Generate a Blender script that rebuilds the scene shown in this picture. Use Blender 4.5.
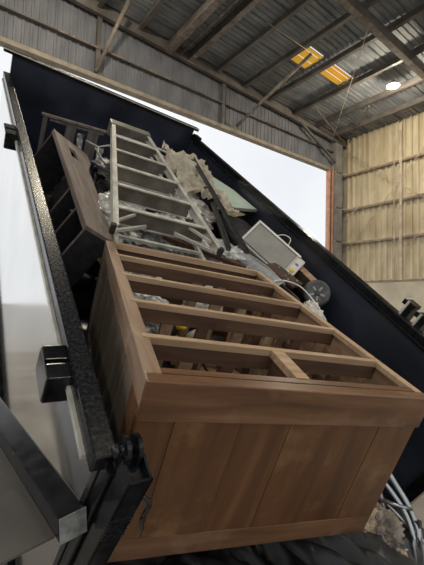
import bpy, bmesh, math, random
from mathutils import Matrix, Vector, noise, Euler

random.seed(7)
S = bpy.context.scene
COL = S.collection
for o in list(bpy.data.objects):
    bpy.data.objects.remove(o)

# ------------------------------------------------------------------ camera
EYE = 1.6
cam_d = bpy.data.cameras.new('camera')
cam = bpy.data.objects.new('camera', cam_d)
COL.objects.link(cam)
cam_d.sensor_fit = 'HORIZONTAL'
cam_d.sensor_width = 36.0
cam_d.lens = 32.466
cam_d.clip_start = 0.02
cam_d.clip_end = 2000
RT = (0.800375, -0.598610, 0.032636)
UP = (-0.065915, -0.033762, 0.997254)
FW = (0.595864, 0.800329, 0.066480)
cam.matrix_world = Matrix(((RT[0], UP[0], -FW[0], 0), (RT[1], UP[1], -FW[1], 0),
                           (RT[2], UP[2], -FW[2], EYE), (0, 0, 0, 1)))
S.camera = cam

# ------------------------------------------------------------------ sky: bright even overcast
W = bpy.data.worlds.new('overcast_sky')
S.world = W
W.use_nodes = True
wn = W.node_tree.nodes
wl = W.node_tree.links
wn.clear()
w_out = wn.new('ShaderNodeOutputWorld')
w_bg = wn.new('ShaderNodeBackground')
w_tc = wn.new('ShaderNodeTexCoord')
w_ns = wn.new('ShaderNodeTexNoise')
w_ns.inputs['Scale'].default_value = 2.2
w_ns.inputs['Detail'].default_value = 4
w_cr = wn.new('ShaderNodeValToRGB')
w_cr.color_ramp.elements[0].position = 0.30
w_cr.color_ramp.elements[0].color = (0.77, 0.80, 0.84, 1)
w_cr.color_ramp.elements[1].position = 0.62
w_cr.color_ramp.elements[1].color = (0.90, 0.915, 0.93, 1)
wl.new(w_tc.outputs['Generated'], w_ns.inputs['Vector'])
wl.new(w_ns.outputs['Fac'], w_cr.inputs['Fac'])
wl.new(w_cr.outputs['Color'], w_bg.inputs['Color'])
w_bg.inputs['Strength'].default_value = 0.82
wl.new(w_bg.outputs['Background'], w_out.inputs['Surface'])

S.view_settings.view_transform = 'Standard'
S.view_settings.look = 'None'
S.view_settings.exposure = 0.42
S.view_settings.gamma = 1.0
S.view_settings.use_curve_mapping = False

# ------------------------------------------------------------------ materials
MATS = {}


def new_mat(name):
    m = bpy.data.materials.new(name)
    m.use_nodes = True
    nt = m.node_tree
    return m, nt, nt.nodes['Principled BSDF']


def mat_noise(name, c1, c2, scale=6, rough=0.6, metal=0.0, stretch=(1, 1, 1), bump=0.0, detail=5,
              lo=0.35, hi=0.65, coat=0.0, rough2=None, spec=0.5, c3=None, world=False):
    m, nt, b = new_mat(name)
    N, L = nt.nodes, nt.links
    tc = N.new('ShaderNodeTexCoord')
    mp = N.new('ShaderNodeMapping')
    mp.inputs['Scale'].default_value = stretch
    ns = N.new('ShaderNodeTexNoise')
    ns.inputs['Scale'].default_value = scale
    ns.inputs['Detail'].default_value = detail
    cr = N.new('ShaderNodeValToRGB')
    cr.color_ramp.elements[0].position = lo
    cr.color_ramp.elements[0].color = (*c1, 1)
    cr.color_ramp.elements[1].position = hi
    cr.color_ramp.elements[1].color = (*c2, 1)
    if c3:
        e = cr.color_ramp.elements.new(min(hi + 0.12, 0.98))
        e.color = (*c3, 1)
    L.new(tc.outputs['Object'], mp.inputs['Vector'])
    L.new(mp.outputs['Vector'], ns.inputs['Vector'])
    L.new(ns.outputs['Fac'], cr.inputs['Fac'])
    L.new(cr.outputs['Color'], b.inputs['Base Color'])
    b.inputs['Roughness'].default_value = rough
    b.inputs['Metallic'].default_value = metal
    b.inputs['Specular IOR Level'].default_value = spec
    b.inputs['Coat Weight'].default_value = coat
    b.inputs['Coat Roughness'].default_value = 0.08
    if rough2 is not None:
        mr = N.new('ShaderNodeMapRange')
        mr.inputs['From Min'].default_value = lo
        mr.inputs['From Max'].default_value = hi
        mr.inputs['To Min'].default_value = rough
        mr.inputs['To Max'].default_value = rough2
        L.new(ns.outputs['Fac'], mr.inputs['Value'])
        L.new(mr.outputs['Result'], b.inputs['Roughness'])
    if bump:
        bp = N.new('ShaderNodeBump')
        bp.inputs['Strength'].default_value = bump
        bp.inputs['Distance'].default_value = 0.01
        L.new(ns.outputs['Fac'], bp.inputs['Height'])
        L.new(bp.outputs['Normal'], b.inputs['Normal'])
    MATS[name] = m
    return m


def mat_wood(name, c1, c2, c3, grain=(1, 14, 14), scale=3.0, rough=0.5, coat=0.15, scuff=None):
    """streaky grain (noise stretched along one axis) with broad tone changes and optional pale scuffs"""
    m, nt, b = new_mat(name)
    N, L = nt.nodes, nt.links
    tc = N.new('ShaderNodeTexCoord')
    oi = N.new('ShaderNodeObjectInfo')
    ad = N.new('ShaderNodeVectorMath')
    ad.operation = 'ADD'
    sc = N.new('ShaderNodeVectorMath')
    sc.operation = 'SCALE'
    sc.inputs['Scale'].default_value = 9.0
    L.new(oi.outputs['Random'], sc.inputs[0])
    L.new(tc.outputs['Object'], ad.inputs[0])
    L.new(sc.outputs['Vector'], ad.inputs[1])
    mp = N.new('ShaderNodeMapping')
    mp.inputs['Scale'].default_value = grain
    L.new(ad.outputs['Vector'], mp.inputs['Vector'])
    n1 = N.new('ShaderNodeTexNoise')
    n1.inputs['Scale'].default_value = scale
    n1.inputs['Detail'].default_value = 6
    n1.inputs['Distortion'].default_value = 0.6
    L.new(mp.outputs['Vector'], n1.inputs['Vector'])
    cr = N.new('ShaderNodeValToRGB')
    for p, c, i in ((0.28, c1, 0), (0.72, c3, 1)):
        cr.color_ramp.elements[i].position = p
        cr.color_ramp.elements[i].color = (*c, 1)
    e = cr.color_ramp.elements.new(0.5)
    e.color = (*c2, 1)
    L.new(n1.outputs['Fac'], cr.inputs['Fac'])
    n2 = N.new('ShaderNodeTexNoise')
    n2.inputs['Scale'].default_value = 5.0
    n2.inputs['Detail'].default_value = 6
    n2.inputs['Roughness'].default_value = 0.65
    L.new(ad.outputs['Vector'], n2.inputs['Vector'])
    mx = N.new('ShaderNodeMixRGB')
    mx.blend_type = 'MIX'
    cr2 = N.new('ShaderNodeValToRGB')
    cr2.color_ramp.elements[0].position = 0.56
    cr2.color_ramp.elements[0].color = (0, 0, 0, 1)
    cr2.color_ramp.elements[1].position = 0.70
    cr2.color_ramp.elements[1].color = (0.75, 0.75, 0.75, 1)
    L.new(n2.outputs['Fac'], cr2.inputs['Fac'])
    L.new(cr2.outputs['Color'], mx.inputs['Fac'])
    L.new(cr.outputs['Color'], mx.inputs['Color1'])
    mx.inputs['Color2'].default_value = (*(scuff or c3), 1)
    L.new(mx.outputs['Color'], b.inputs['Base Color'])
    b.inputs['Roughness'].default_value = rough
    b.inputs['Coat Weight'].default_value = coat
    b.inputs['Coat Roughness'].default_value = 0.25
    bp = N.new('ShaderNodeBump')
    bp.inputs['Strength'].default_value = 0.15
    bp.inputs['Distance'].default_value = 0.004
    L.new(n1.outputs['Fac'], bp.inputs['Height'])
    L.new(bp.outputs['Normal'], b.inputs['Normal'])
    MATS[name] = m
    return m


# building
mat_noise('concrete_floor', (0.24, 0.21, 0.18), (0.36, 0.33, 0.285), 1.3, 0.75, bump=0.1)
mat_noise('gravel_yard', (0.36, 0.34, 0.31), (0.50, 0.48, 0.45), 3, 0.9)
mat_noise('concrete_wall', (0.50, 0.44, 0.33), (0.66, 0.60, 0.47), 1.2, 0.85, bump=0.2)
mat_noise('cream_siding', (0.46, 0.38, 0.25), (0.70, 0.62, 0.45), 1.6, 0.6, stretch=(1, 1, 0.35))
mat_noise('grey_siding', (0.115, 0.122, 0.145), (0.21, 0.213, 0.225), 1.2, 0.55, stretch=(1, 1, 0.3))
mat_noise('roof_steel', (0.16, 0.175, 0.19), (0.29, 0.30, 0.30), 0.9, 0.75, stretch=(1, 2.5, 1))
mat_noise('purlin_steel', (0.085, 0.075, 0.068), (0.17, 0.15, 0.135), 1.5, 0.6)
mat_noise('rusty_steel', (0.12, 0.095, 0.08), (0.26, 0.215, 0.18), 5, 0.6, c3=(0.50, 0.45, 0.40))
mat_noise('tan_girt', (0.42, 0.34, 0.24), (0.62, 0.54, 0.42), 3, 0.6)
mat_noise('girt_rust', (0.24, 0.17, 0.12), (0.34, 0.26, 0.19), 3, 0.6)  # rust brown of the girts' lower flanges
mat_noise('orange_primer', (0.55, 0.26, 0.16), (0.68, 0.38, 0.26), 3, 0.6)
mat_noise('grey_column', (0.20, 0.19, 0.18), (0.30, 0.28, 0.26), 2, 0.6)
mat_noise('lintel_trim', (0.24, 0.20, 0.15), (0.36, 0.31, 0.24), 3, 0.6)
# trailer
mat_noise('black_paint', (0.004, 0.0045, 0.006), (0.010, 0.011, 0.014), 22, 0.14, coat=0.05, rough2=0.24, bump=0.03, spec=0.3)
mat_noise('haze_blue_liner', (0.013, 0.016, 0.026), (0.030, 0.037, 0.057), 3, 0.38, coat=0.1, rough2=0.55, spec=0.35,
          stretch=(1, 0.4, 1), c3=(0.046, 0.054, 0.074))  # blue lift of the flare haze mixed into the dark liner colour
mat_noise('bright_side', (0.72, 0.71, 0.68), (0.86, 0.85, 0.82), 2, 0.10, metal=0.9, rough2=0.16, bump=0.02)
mat_noise('worn_cap', (0.16, 0.17, 0.17), (0.34, 0.35, 0.35), 30, 0.45, metal=0.3)
mat_noise('rail_wear', (0.005, 0.006, 0.008), (0.014, 0.015, 0.019), 90, 0.22, coat=0.1, rough2=0.34, spec=0.4, detail=8, lo=0.4, hi=0.68, c3=(0.045, 0.047, 0.052))
mat_noise('gate_panel', (0.055, 0.05, 0.045), (0.11, 0.10, 0.09), 2, 0.35, rough2=0.5)
mat_noise('rubber', (0.012, 0.012, 0.012), (0.04, 0.038, 0.036), 20, 0.7, bump=0.2)
mat_noise('tyre_grey', (0.05, 0.05, 0.048), (0.11, 0.11, 0.105), 20, 0.6, bump=0.2)
# furniture
mat_wood('dresser_top', (0.058, 0.021, 0.006), (0.105, 0.041, 0.012), (0.155, 0.067, 0.022), grain=(10, 10, 1.2), scale=1.6,
         rough=0.38, coat=0.3, scuff=(0.22, 0.115, 0.050))
mat_wood('dresser_rail', (0.078, 0.034, 0.014), (0.135, 0.062, 0.027), (0.195, 0.098, 0.048), grain=(1.2, 12, 12), scale=2.0,
         rough=0.42, coat=0.2, scuff=(0.22, 0.13, 0.08))
mat_wood('dresser_side', (0.12, 0.095, 0.072), (0.20, 0.165, 0.125), (0.30, 0.25, 0.19), grain=(10, 10, 1.0), scale=2.0,
         rough=0.6, coat=0.0, scuff=(0.30, 0.24, 0.17))
mat_wood('dresser_stile', (0.19, 0.118, 0.078), (0.28, 0.185, 0.125), (0.38, 0.275, 0.195), grain=(12, 1.2, 12), scale=2.0,
         rough=0.55, coat=0.0, scuff=(0.45, 0.35, 0.25))
mat_wood('raw_pine', (0.30, 0.19, 0.11), (0.41, 0.275, 0.165), (0.52, 0.37, 0.24), grain=(1.2, 12, 12), scale=2.5,
         rough=0.6, coat=0.0, scuff=(0.45, 0.32, 0.2))
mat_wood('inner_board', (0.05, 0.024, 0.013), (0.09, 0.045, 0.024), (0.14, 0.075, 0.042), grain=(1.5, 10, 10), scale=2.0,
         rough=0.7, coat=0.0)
mat_wood('back_slat', (0.16, 0.095, 0.05), (0.26, 0.16, 0.09), (0.38, 0.25, 0.15), grain=(12, 1.2, 12), scale=2.0,
         rough=0.7, coat=0.0)
mat_wood('bookcase_wood', (0.15, 0.118, 0.10), (0.225, 0.18, 0.155), (0.31, 0.26, 0.225), grain=(12, 1.2, 12), scale=2.0,
         rough=0.6, coat=0.0, scuff=(0.34, 0.29, 0.25))
mat_wood('bookcase_shade', (0.020, 0.020, 0.024), (0.032, 0.032, 0.038), (0.05, 0.05, 0.056), grain=(12, 1.2, 12), scale=2.0,
         rough=0.7, coat=0.0)  # shade inside the shelves painted into the wood colour
mat_wood('grey_plank', (0.11, 0.095, 0.09), (0.17, 0.15, 0.14), (0.25, 0.22, 0.20), grain=(12, 12, 1.2), scale=2.0,
         rough=0.7, coat=0.0)
mat_noise('particle_board', (0.055, 0.03, 0.022), (0.10, 0.055, 0.038), 60, 0.6)
# junk
mat_noise('aluminium', (0.54, 0.52, 0.46), (0.74, 0.72, 0.65), 14, 0.38, metal=0.35, rough2=0.5)
mat_noise('tread_grey', (0.16, 0.145, 0.12), (0.26, 0.235, 0.20), 10, 0.45, metal=0.4)
mat_noise('plastic_white', (0.62, 0.60, 0.55), (0.76, 0.74, 0.69), 10, 0.45)
mat_noise('plastic_grey', (0.25, 0.24, 0.21), (0.31, 0.30, 0.265), 8, 0.5)
mat_noise('plastic_dark', (0.04, 0.04, 0.042), (0.08, 0.08, 0.085), 10, 0.5)
mat_noise('sticker_yellow', (0.75, 0.48, 0.03), (0.85, 0.58, 0.06), 10, 0.5)
mat_noise('mint_board', (0.42, 0.52, 0.44), (0.54, 0.63, 0.54), 3, 0.35)
mat_noise('cream_cloth', (0.56, 0.50, 0.40), (0.82, 0.77, 0.66), 9, 0.85, bump=0.3)
mat_noise('clear_film', (0.30, 0.30, 0.29), (0.85, 0.84, 0.80), 16, 0.15, rough2=0.3, coat=0.6)
mat_noise('white_film', (0.60, 0.58, 0.54), (0.80, 0.78, 0.74), 12, 0.3)
mat_noise('bag_black', (0.008, 0.008, 0.009), (0.022, 0.022, 0.024), 8, 0.3, coat=0.3, bump=0.2)
mat_noise('tarp_charcoal', (0.022, 0.023, 0.024), (0.055, 0.056, 0.058), 4, 0.42, bump=0.05)
mat_noise('rag_taupe', (0.20, 0.17, 0.14), (0.34, 0.29, 0.24), 14, 0.9, bump=0.4)
mat_noise('rag_tan', (0.38, 0.30, 0.20), (0.52, 0.43, 0.31), 14, 0.9, bump=0.4)
mat_noise('pink_cloth', (0.42, 0.06, 0.14), (0.62, 0.14, 0.24), 10, 0.8, bump=0.2)
mat_noise('rope_tan', (0.36, 0.24, 0.14), (0.48, 0.34, 0.21), 60, 0.9, bump=0.5)
mat_noise('chrome', (0.30, 0.31, 0.32), (0.44, 0.45, 0.46), 10, 0.28, metal=0.9)
mat_noise('dark_iron', (0.028, 0.028, 0.03), (0.07, 0.07, 0.072), 16, 0.4, metal=0.4, rough2=0.6)
mat_noise('lace_white', (0.55, 0.55, 0.56), (0.72, 0.72, 0.73), 30, 0.8)
mat_noise('grille_grey', (0.26, 0.27, 0.28), (0.36, 0.37, 0.38), 20, 0.5)
mat_noise('lamp_metal', (0.30, 0.30, 0.30), (0.42, 0.42, 0.42), 8, 0.4, metal=0.5)


def mat_emit(name, col, strength):
    m, nt, b = new_mat(name)
    b.inputs['Base Color'].default_value = (*col, 1)
    b.inputs['Emission Color'].default_value = (*col, 1)
    b.inputs['Emission Strength'].default_value = strength
    MATS[name] = m


mat_emit('lamp_glow', (1.0, 0.90, 0.66), 16.0)


def mat_skylight():
    m, nt, b = new_mat('skylight_yellow')
    N, L = nt.nodes, nt.links
    ns = N.new('ShaderNodeTexNoise')
    ns.inputs['Scale'].default_value = 4
    cr = N.new('ShaderNodeValToRGB')
    cr.color_ramp.elements[0].color = (0.88, 0.52, 0.04, 1)
    cr.color_ramp.elements[1].color = (1.0, 0.70, 0.11, 1)
    L.new(ns.outputs['Fac'], cr.inputs['Fac'])
    L.new(cr.outputs['Color'], b.inputs['Base Color'])
    b.inputs['Transmission Weight'].default_value = 0.0
    tr = N.new('ShaderNodeBsdfTranslucent')
    mx = N.new('ShaderNodeMixShader')
    mx.inputs['Fac'].default_value = 0.85
    L.new(cr.outputs['Color'], tr.inputs['Color'])
    L.new(b.outputs['BSDF'], mx.inputs[1])
    L.new(tr.outputs['BSDF'], mx.inputs[2])
    L.new(mx.outputs['Shader'], N['Material Output'].inputs['Surface'])
    MATS['skylight_yellow'] = m


mat_skylight()

# ------------------------------------------------------------------ mesh helpers


def link(name, bm, mat, parent=None, smooth=False):
    me = bpy.data.meshes.new(name)
    bmesh.ops.recalc_face_normals(bm, faces=bm.faces[:])
    bm.to_mesh(me)
    bm.free()
    me.materials.append(MATS[mat])
    if smooth:
        for p in me.polygons:
            p.use_smooth = True
    o = bpy.data.objects.new(name, me)
    COL.objects.link(o)
    if parent is not None:
        o.parent = parent
    return o


def share(src, parent, loc=(0, 0, 0), rot=None, name=None):
    c = src.copy()
    COL.objects.link(c)
    c.parent = parent
    c.location = loc
    if rot:
        c.rotation_euler = rot
    return c


def tag(o, label, cat=None, group=None, kind=None):
    o['label'] = label
    if cat:
        o['category'] = cat
    if group:
        o['group'] = group
    if kind:
        o['kind'] = kind
    return o


def thing(name, label, cat, M=None, group=None, kind=None):
    o = bpy.data.objects.new(name, None)
    o.empty_display_size = 0.1
    COL.objects.link(o)
    if M is not None:
        o.matrix_world = M
    return tag(o, label, cat, group, kind)


def add_box(bm, x0, x1, y0, y1, z0, z1, bev=0.0, M=None):
    r = bmesh.ops.create_cube(bm, size=1.0)
    vs = r['verts']
    T = Matrix.Translation(((x0 + x1) / 2, (y0 + y1) / 2, (z0 + z1) / 2)) @ Matrix.Diagonal(
        (abs(x1 - x0), abs(y1 - y0), abs(z1 - z0), 1))
    bmesh.ops.transform(bm, matrix=T, verts=vs)
    if M is not None:
        bmesh.ops.transform(bm, matrix=M, verts=vs)
    if bev:
        es = list({e for v in vs for e in v.link_edges})
        bmesh.ops.bevel(bm, geom=es, offset=bev, segments=2, affect='EDGES', profile=0.6)


def box(name, mat, parent, x0, x1, y0, y1, z0, z1, bev=0.0, M=None):
    bm = bmesh.new()
    add_box(bm, x0, x1, y0, y1, z0, z1, bev, M)
    return link(name, bm, mat, parent)


def frame_of(a, b, up=(0, 0, 1)):
    """matrix at a whose y axis runs to b"""
    a, b = Vector(a), Vector(b)
    y = (b - a).normalized()
    up = Vector(up)
    if abs(y.dot(up)) > 0.98:
        up = Vector((1, 0, 0))
    x = y.cross(up).normalized()
    z = x.cross(y).normalized()
    return Matrix(((x.x, y.x, z.x, a.x), (x.y, y.y, z.y, a.y), (x.z, y.z, z.z, a.z), (0, 0, 0, 1)))


def add_bar(bm, a, b, wx, wz, up=(0, 0, 1), bev=0.0):
    Lg = (Vector(b) - Vector(a)).length
    add_box(bm, -wx / 2, wx / 2, 0, Lg, -wz / 2, wz / 2, bev, frame_of(a, b, up))


def bar(name, mat, parent, a, b, wx, wz, up=(0, 0, 1), bev=0.0):
    bm = bmesh.new()
    add_bar(bm, a, b, wx, wz, up, bev)
    return link(name, bm, mat, parent)


def smooth_path(pts, n=6):
    P = [Vector(p) for p in pts]
    if len(P) < 3:
        return P
    out = []
    for i in range(len(P) - 1):
        p0 = P[max(i - 1, 0)]
        p1, p2 = P[i], P[i + 1]
        p3 = P[min(i + 2, len(P) - 1)]
        for k in range(n):
            t = k / n
            out.append(0.5 * ((2 * p1) + (p2 - p0) * t + (2 * p0 - 5 * p1 + 4 * p2 - p3) * t * t
                              + (3 * p1 - p0 - 3 * p2 + p3) * t ** 3))
    out.append(P[-1])
    return out


def add_tube(bm, pts, r, n=8, curve=False):
    P = smooth_path(pts) if curve else [Vector(p) for p in pts]
    rings = []
    up = Vector((0.13, 0.21, 0.97))
    for i, p in enumerate(P):
        t = (P[min(i + 1, len(P) - 1)] - P[max(i - 1, 0)]).normalized()
        x = t.cross(up)
        if x.length < 1e-3:
            x = t.cross(Vector((1, 0, 0)))
        x.normalize()
        y = t.cross(x)
        rad = r[i] if isinstance(r, (list, tuple)) else r
        rings.append([bm.verts.new(p + (x * math.cos(2 * math.pi * k / n) + y * math.sin(2 * math.pi * k / n)) * rad)
                      for k in range(n)])
    for a, b in zip(rings, rings[1:]):
        for k in range(n):
            bm.faces.new((a[k], a[(k + 1) % n], b[(k + 1) % n], b[k]))
    bm.faces.new(rings[0])
    bm.faces.new(rings[-1][::-1])


def tube(name, mat, parent, pts, r, n=8, curve=False):
    bm = bmesh.new()
    add_tube(bm, pts, r, n, curve)
    return link(name, bm, mat, parent, smooth=True)


def add_prism(bm, poly, z0, z1, M=None):
    """polygon in local xy, extruded z0..z1"""
    lo = [bm.verts.new((x, y, z0)) for x, y in poly]
    hi = [bm.verts.new((x, y, z1)) for x, y in poly]
    n = len(poly)
    bm.faces.new(lo[::-1])
    bm.faces.new(hi)
    for k in range(n):
        bm.faces.new((lo[k], lo[(k + 1) % n], hi[(k + 1) % n], hi[k]))
    if M is not None:
        bmesh.ops.transform(bm, matrix=M, verts=lo + hi)


def prism(name, mat, parent, poly, z0, z1, M=None):
    bm = bmesh.new()
    add_prism(bm, poly, z0, z1, M)
    return link(name, bm, mat, parent)


def add_lathe(bm, prof, n=20, M=None):
    """prof: (r, z) pairs around local z"""
    rings = []
    for r, z in prof:
        rings.append([bm.verts.new((r * math.cos(2 * math.pi * k / n), r * math.sin(2 * math.pi * k / n), z))
                      for k in range(n)])
    for a, b in zip(rings, rings[1:]):
        for k in range(n):
            bm.faces.new((a[k], a[(k + 1) % n], b[(k + 1) % n], b[k]))
    bm.faces.new(rings[0][::-1])
    bm.faces.new(rings[-1])
    if M is not None:
        bmesh.ops.transform(bm, matrix=M, verts=[v for r in rings for v in r])


def lathe(name, mat, parent, prof, n=20, M=None, smooth=True):
    bm = bmesh.new()
    add_lathe(bm, prof, n, M)
    return link(name, bm, mat, parent, smooth)


def blob_bm(radii, seed, amp=0.25, freq=2.0, fine=0.08, sub=4, neck=0.0):
    """crumpled sack: a sphere pushed about by ridged noise, optional gathered neck on top"""
    bm = bmesh.new()
    bmesh.ops.create_icosphere(bm, subdivisions=sub, radius=1.0)
    off = Vector((seed * 3.7, seed * 1.3, seed * 2.1))
    for v in bm.verts:
        d = v.co.normalized()
        a = noise.noise(d * freq + off)
        r = 1 + amp * a
        r -= fine * 2 * abs(noise.noise(d * freq * 3.1 + off))
        r += fine * 0.6 * noise.noise(d * freq * 8 + off)
        if neck and d.z > 0.86:
            k = (d.z - 0.86) / 0.14
            r += neck * k * k
            d = Vector((d.x * (1 - 0.5 * k), d.y * (1 - 0.5 * k), d.z))
        zz = d.z if d.z > -0.55 else -0.55 + (d.z + 0.55) * 0.25
        v.co = Vector((d.x * r * radii[0], d.y * r * radii[1], zz * r * radii[2]))
    return bm


def sheet_bm(wid, hei, nx, ny, seed, amp, freq, thick=0.004, ridges=True, curl=0.0):
    """crumpled sheet with thickness in local xy"""
    bm = bmesh.new()
    off = Vector((seed * 5.1, seed * 2.3, seed))
    g = []
    for j in range(ny + 1):
        row = []
        for i in range(nx + 1):
            x, y = (i / nx - .5) * wid, (j / ny - .5) * hei
            p = Vector((x * freq, y * freq, 0)) + off
            z = amp * noise.noise(p)
            if ridges:
                z += amp * 0.9 * (0.5 - abs(noise.noise(p * 2.3)) * 1.6)
                z += amp * 0.35 * (0.5 - abs(noise.noise(p * 5.1)) * 1.6)
            z += curl * (x / wid) ** 2
            dx = amp * 0.6 * noise.noise(p + Vector((9, 0, 3)))
            dy = amp * 0.6 * noise.noise(p + Vector((0, 7, 5)))
            row.append(bm.verts.new((x + dx, y + dy, z)))
        g.append(row)
    for j in range(ny):
        for i in range(nx):
            bm.faces.new((g[j][i], g[j][i + 1], g[j + 1][i + 1], g[j + 1][i]))
    bmesh.ops.solidify(bm, geom=bm.faces[:], thickness=thick)
    return bm


def drape_bm(wid, hei, nx, ny, seed, thick=0.005):
    """tarpaulin with long soft folds running down its length"""
    bm = bmesh.new()
    off = Vector((seed, seed * 1.7, 0))
    g = []
    for j in range(ny + 1):
        row = []
        for i in range(nx + 1):
            x, y = (i / nx - .5) * wid, (j / ny - .5) * hei
            ph = 3.0 * noise.noise(Vector((x * 2.2, y * 1.4, 0)) + off)
            z = 0.030 * math.sin(x * 38 + y * 9 + ph * 2.0) + 0.05 * noise.noise(Vector((x * 3, y * 3, 4)) + off)
            z += 0.012 * math.sin(x * 71 - y * 14 + ph * 3.1) - 0.5 * y * y
            row.append(bm.verts.new((x, y, z)))
        g.append(row)
    for j in range(ny):
        for i in range(nx):
            bm.faces.new((g[j][i], g[j][i + 1], g[j + 1][i + 1], g[j + 1][i]))
    bmesh.ops.solidify(bm, geom=bm.faces[:], thickness=thick)
    return bm


# the raised bed's own frame: x = across (from the left rail), y = up the bed (0 at its front), z = out of the bed
BED = Matrix(((0.999403, 0.026848, -0.021744, 0.534297),
              (-0.034549, 0.776634, -0.629004, 4.788998),
              (0.0, 0.629380, 0.777098, 2.796286 + EYE), (0, 0, 0, 1)))
WB = 2.10      # outer width over the rails
LB = 5.16      # tail edge
YN = -1.0      # front wall
HB = 1.20      # side height


def bedM(loc, rot=(0, 0, 0)):
    return BED @ Matrix.Translation(loc) @ Euler([math.radians(a) for a in rot]).to_matrix().to_4x4()


def axes_bed(o, x, y, z):
    return BED @ Matrix(((x[0], y[0], z[0], o[0]), (x[1], y[1], z[1], o[1]), (x[2], y[2], z[2], o[2]), (0, 0, 0, 1)))


# ================================================================== THE BUILDING
XR, YB = 19.4, 13.3            # right wall, back wall (inner faces)
XL, YF = -15.0, -9.0           # the hall is open on its left and front sides
Z_LINTEL = 9.86
X_JAMB = 18.0


def roof_z(x):
    return EYE + 10.25 + 0.045 * (XR - x)


# --- floor and yard
fl = thing('floor', 'bare worn concrete floor of the tipping hall', 'floor', kind='structure')
box('floor_slab', 'concrete_floor', fl, XL, XR + 0.6, YF, YB + 0.3, -0.25, 0.0)
yd = thing('yard_ground', 'pale gravel ground outside the big door opening', 'ground', kind='structure')
box('gravel', 'gravel_yard', yd, -300, 300, YB + 0.3, 300, -0.3, -0.02)
box('gravel', 'gravel_yard', yd, -300, XL, -200, YB + 0.3, -0.3, -0.02)
box('gravel', 'gravel_yard', yd, XL, XR + 0.6, -200, YF, -0.3, -0.02)


def rib_panel(name, mat, parent, width, height, ribs, depth=0.12, t=0.01):
    """a ribbed steel sheet in local xz, ribs towards -y"""
    bm = bmesh.new()
    p = width / ribs
    prof = []
    for k in range(ribs):
        x = k * p
        prof += [(x, 0), (x + p * 0.62, 0), (x + p * 0.70, -depth), (x + p * 0.92, -depth)]
    prof.append((width - 0.004, 0))
    lo = [[bm.verts.new((x, y + dy, z)) for x, y in prof] for dy in (0, t) for z in (0, height)]
    for a, b in ((lo[0], lo[1]), (lo[2], lo[3])):
        for i in range(len(prof) - 1):
            bm.faces.new((a[i], a[i + 1], b[i + 1], b[i]))
    return link(name, bm, mat, parent)


# --- right wall: siding panels over a concrete push wall, girts, posts
wr = thing('wall_right', 'cream ribbed steel siding wall on tan girts above a concrete push wall', 'wall',
           kind='structure')
zc = EYE + 1.72
box('push_wall', 'concrete_wall', wr, XR - 0.12, XR + 0.5, YF, YB, 0, zc)
src = None
n_pan = int((YB - YF) / 1.0)
for k in range(n_pan):
    y = YB - k * 1.0
    rot = (0, 0, math.radians(-90))
    if src is None:
        src = rib_panel('siding_panel', 'cream_siding', wr, 1.0, roof_z(XR) - zc + 0.1, 3)
        src.location = (XR + 0.12, y, zc)
        src.rotation_euler = rot
    else:
        share(src, wr, (XR + 0.12, y, zc), rot)
box('siding_backing', 'cream_siding', wr, XR + 0.16, XR + 0.2, YF, YB + 0.3, 0, roof_z(XR) + 0.2)
for z in (EYE + 8.05, EYE + 5.98, EYE + 4.02, zc + 0.06):
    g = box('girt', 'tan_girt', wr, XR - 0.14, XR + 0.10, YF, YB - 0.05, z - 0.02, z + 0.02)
    box('girt_flange', 'girt_rust', g, XR - 0.14, XR - 0.12, YF, YB - 0.05, z - 0.13, z - 0.02)
for y, ww in ((9.80, 0.14), (10.14, 0.05), (5.2, 0.14), (0.6, 0.14), (-4.0, 0.14)):
    box('wall_post', 'tan_girt', wr, XR - 0.20, XR - 0.14, y - ww / 2, y + ww / 2, zc, roof_z(XR) - 0.3)
for a, b in (((12.9, 9.3), (8.0, 5.2)), ((12.9, 3.5), (8.0, 9.0)), ((13.1, 5.2), (12.2, 6.0)), ((9.7, 3.4), (9.0, 3.9))):
    tube('brace_rod', 'tan_girt', wr, [(XR - 0.17, a[0], EYE + a[1]), (XR - 0.17, b[0], EYE + b[1])], 0.02, 6)
for k in range(3):
    z = EYE + (8.05, 5.98, 4.02)[k]
    box('girt_stub', 'tan_girt', wr, XR - 1.05, XR - 0.14, YB - 0.20, YB - 0.14, z - 0.02, z + 0.03)

# --- back wall: ribbed siding above the door opening, lintel, jamb, corner column
wb = thing('wall_back', 'grey ribbed siding above a wide open doorway with tan lintel and orange jamb', 'wall',
           kind='structure')
src = None
x = X_JAMB
while x > XL + 1:
    h = roof_z(x - 1.0) - Z_LINTEL
    if src is None:
        src = rib_panel('siding_panel', 'grey_siding', wb, 1.0, roof_z(XL) - Z_LINTEL, 4, 0.035)
        src.location = (x - 1.0, YB + 0.12, Z_LINTEL)
    else:
        share(src, wb, (x - 1.0, YB + 0.12, Z_LINTEL))
    x -= 1.0
box('siding_backing', 'grey_siding', wb, XL, XR + 0.2, YB + 0.14, YB + 0.2, Z_LINTEL, roof_z(XL))
box('siding_return', 'grey_siding', wb, X_JAMB + 0.12, XR + 0.2, YB + 0.10, YB + 0.2, 0, Z_LINTEL)
box('lintel', 'lintel_trim', wb, XL, X_JAMB + 0.2, YB - 0.06, YB + 0.24, Z_LINTEL - 0.16, Z_LINTEL)
box('girt', 'purlin_steel', wb, XL, XR - 0.2, YB - 0.08, YB + 0.08, EYE + 9.22, EYE + 9.28)
box('girt_lip', 'rusty_steel', wb, 3.0, 7.4, YB - 0.10, YB - 0.08, EYE + 9.20, EYE + 9.27)
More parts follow.
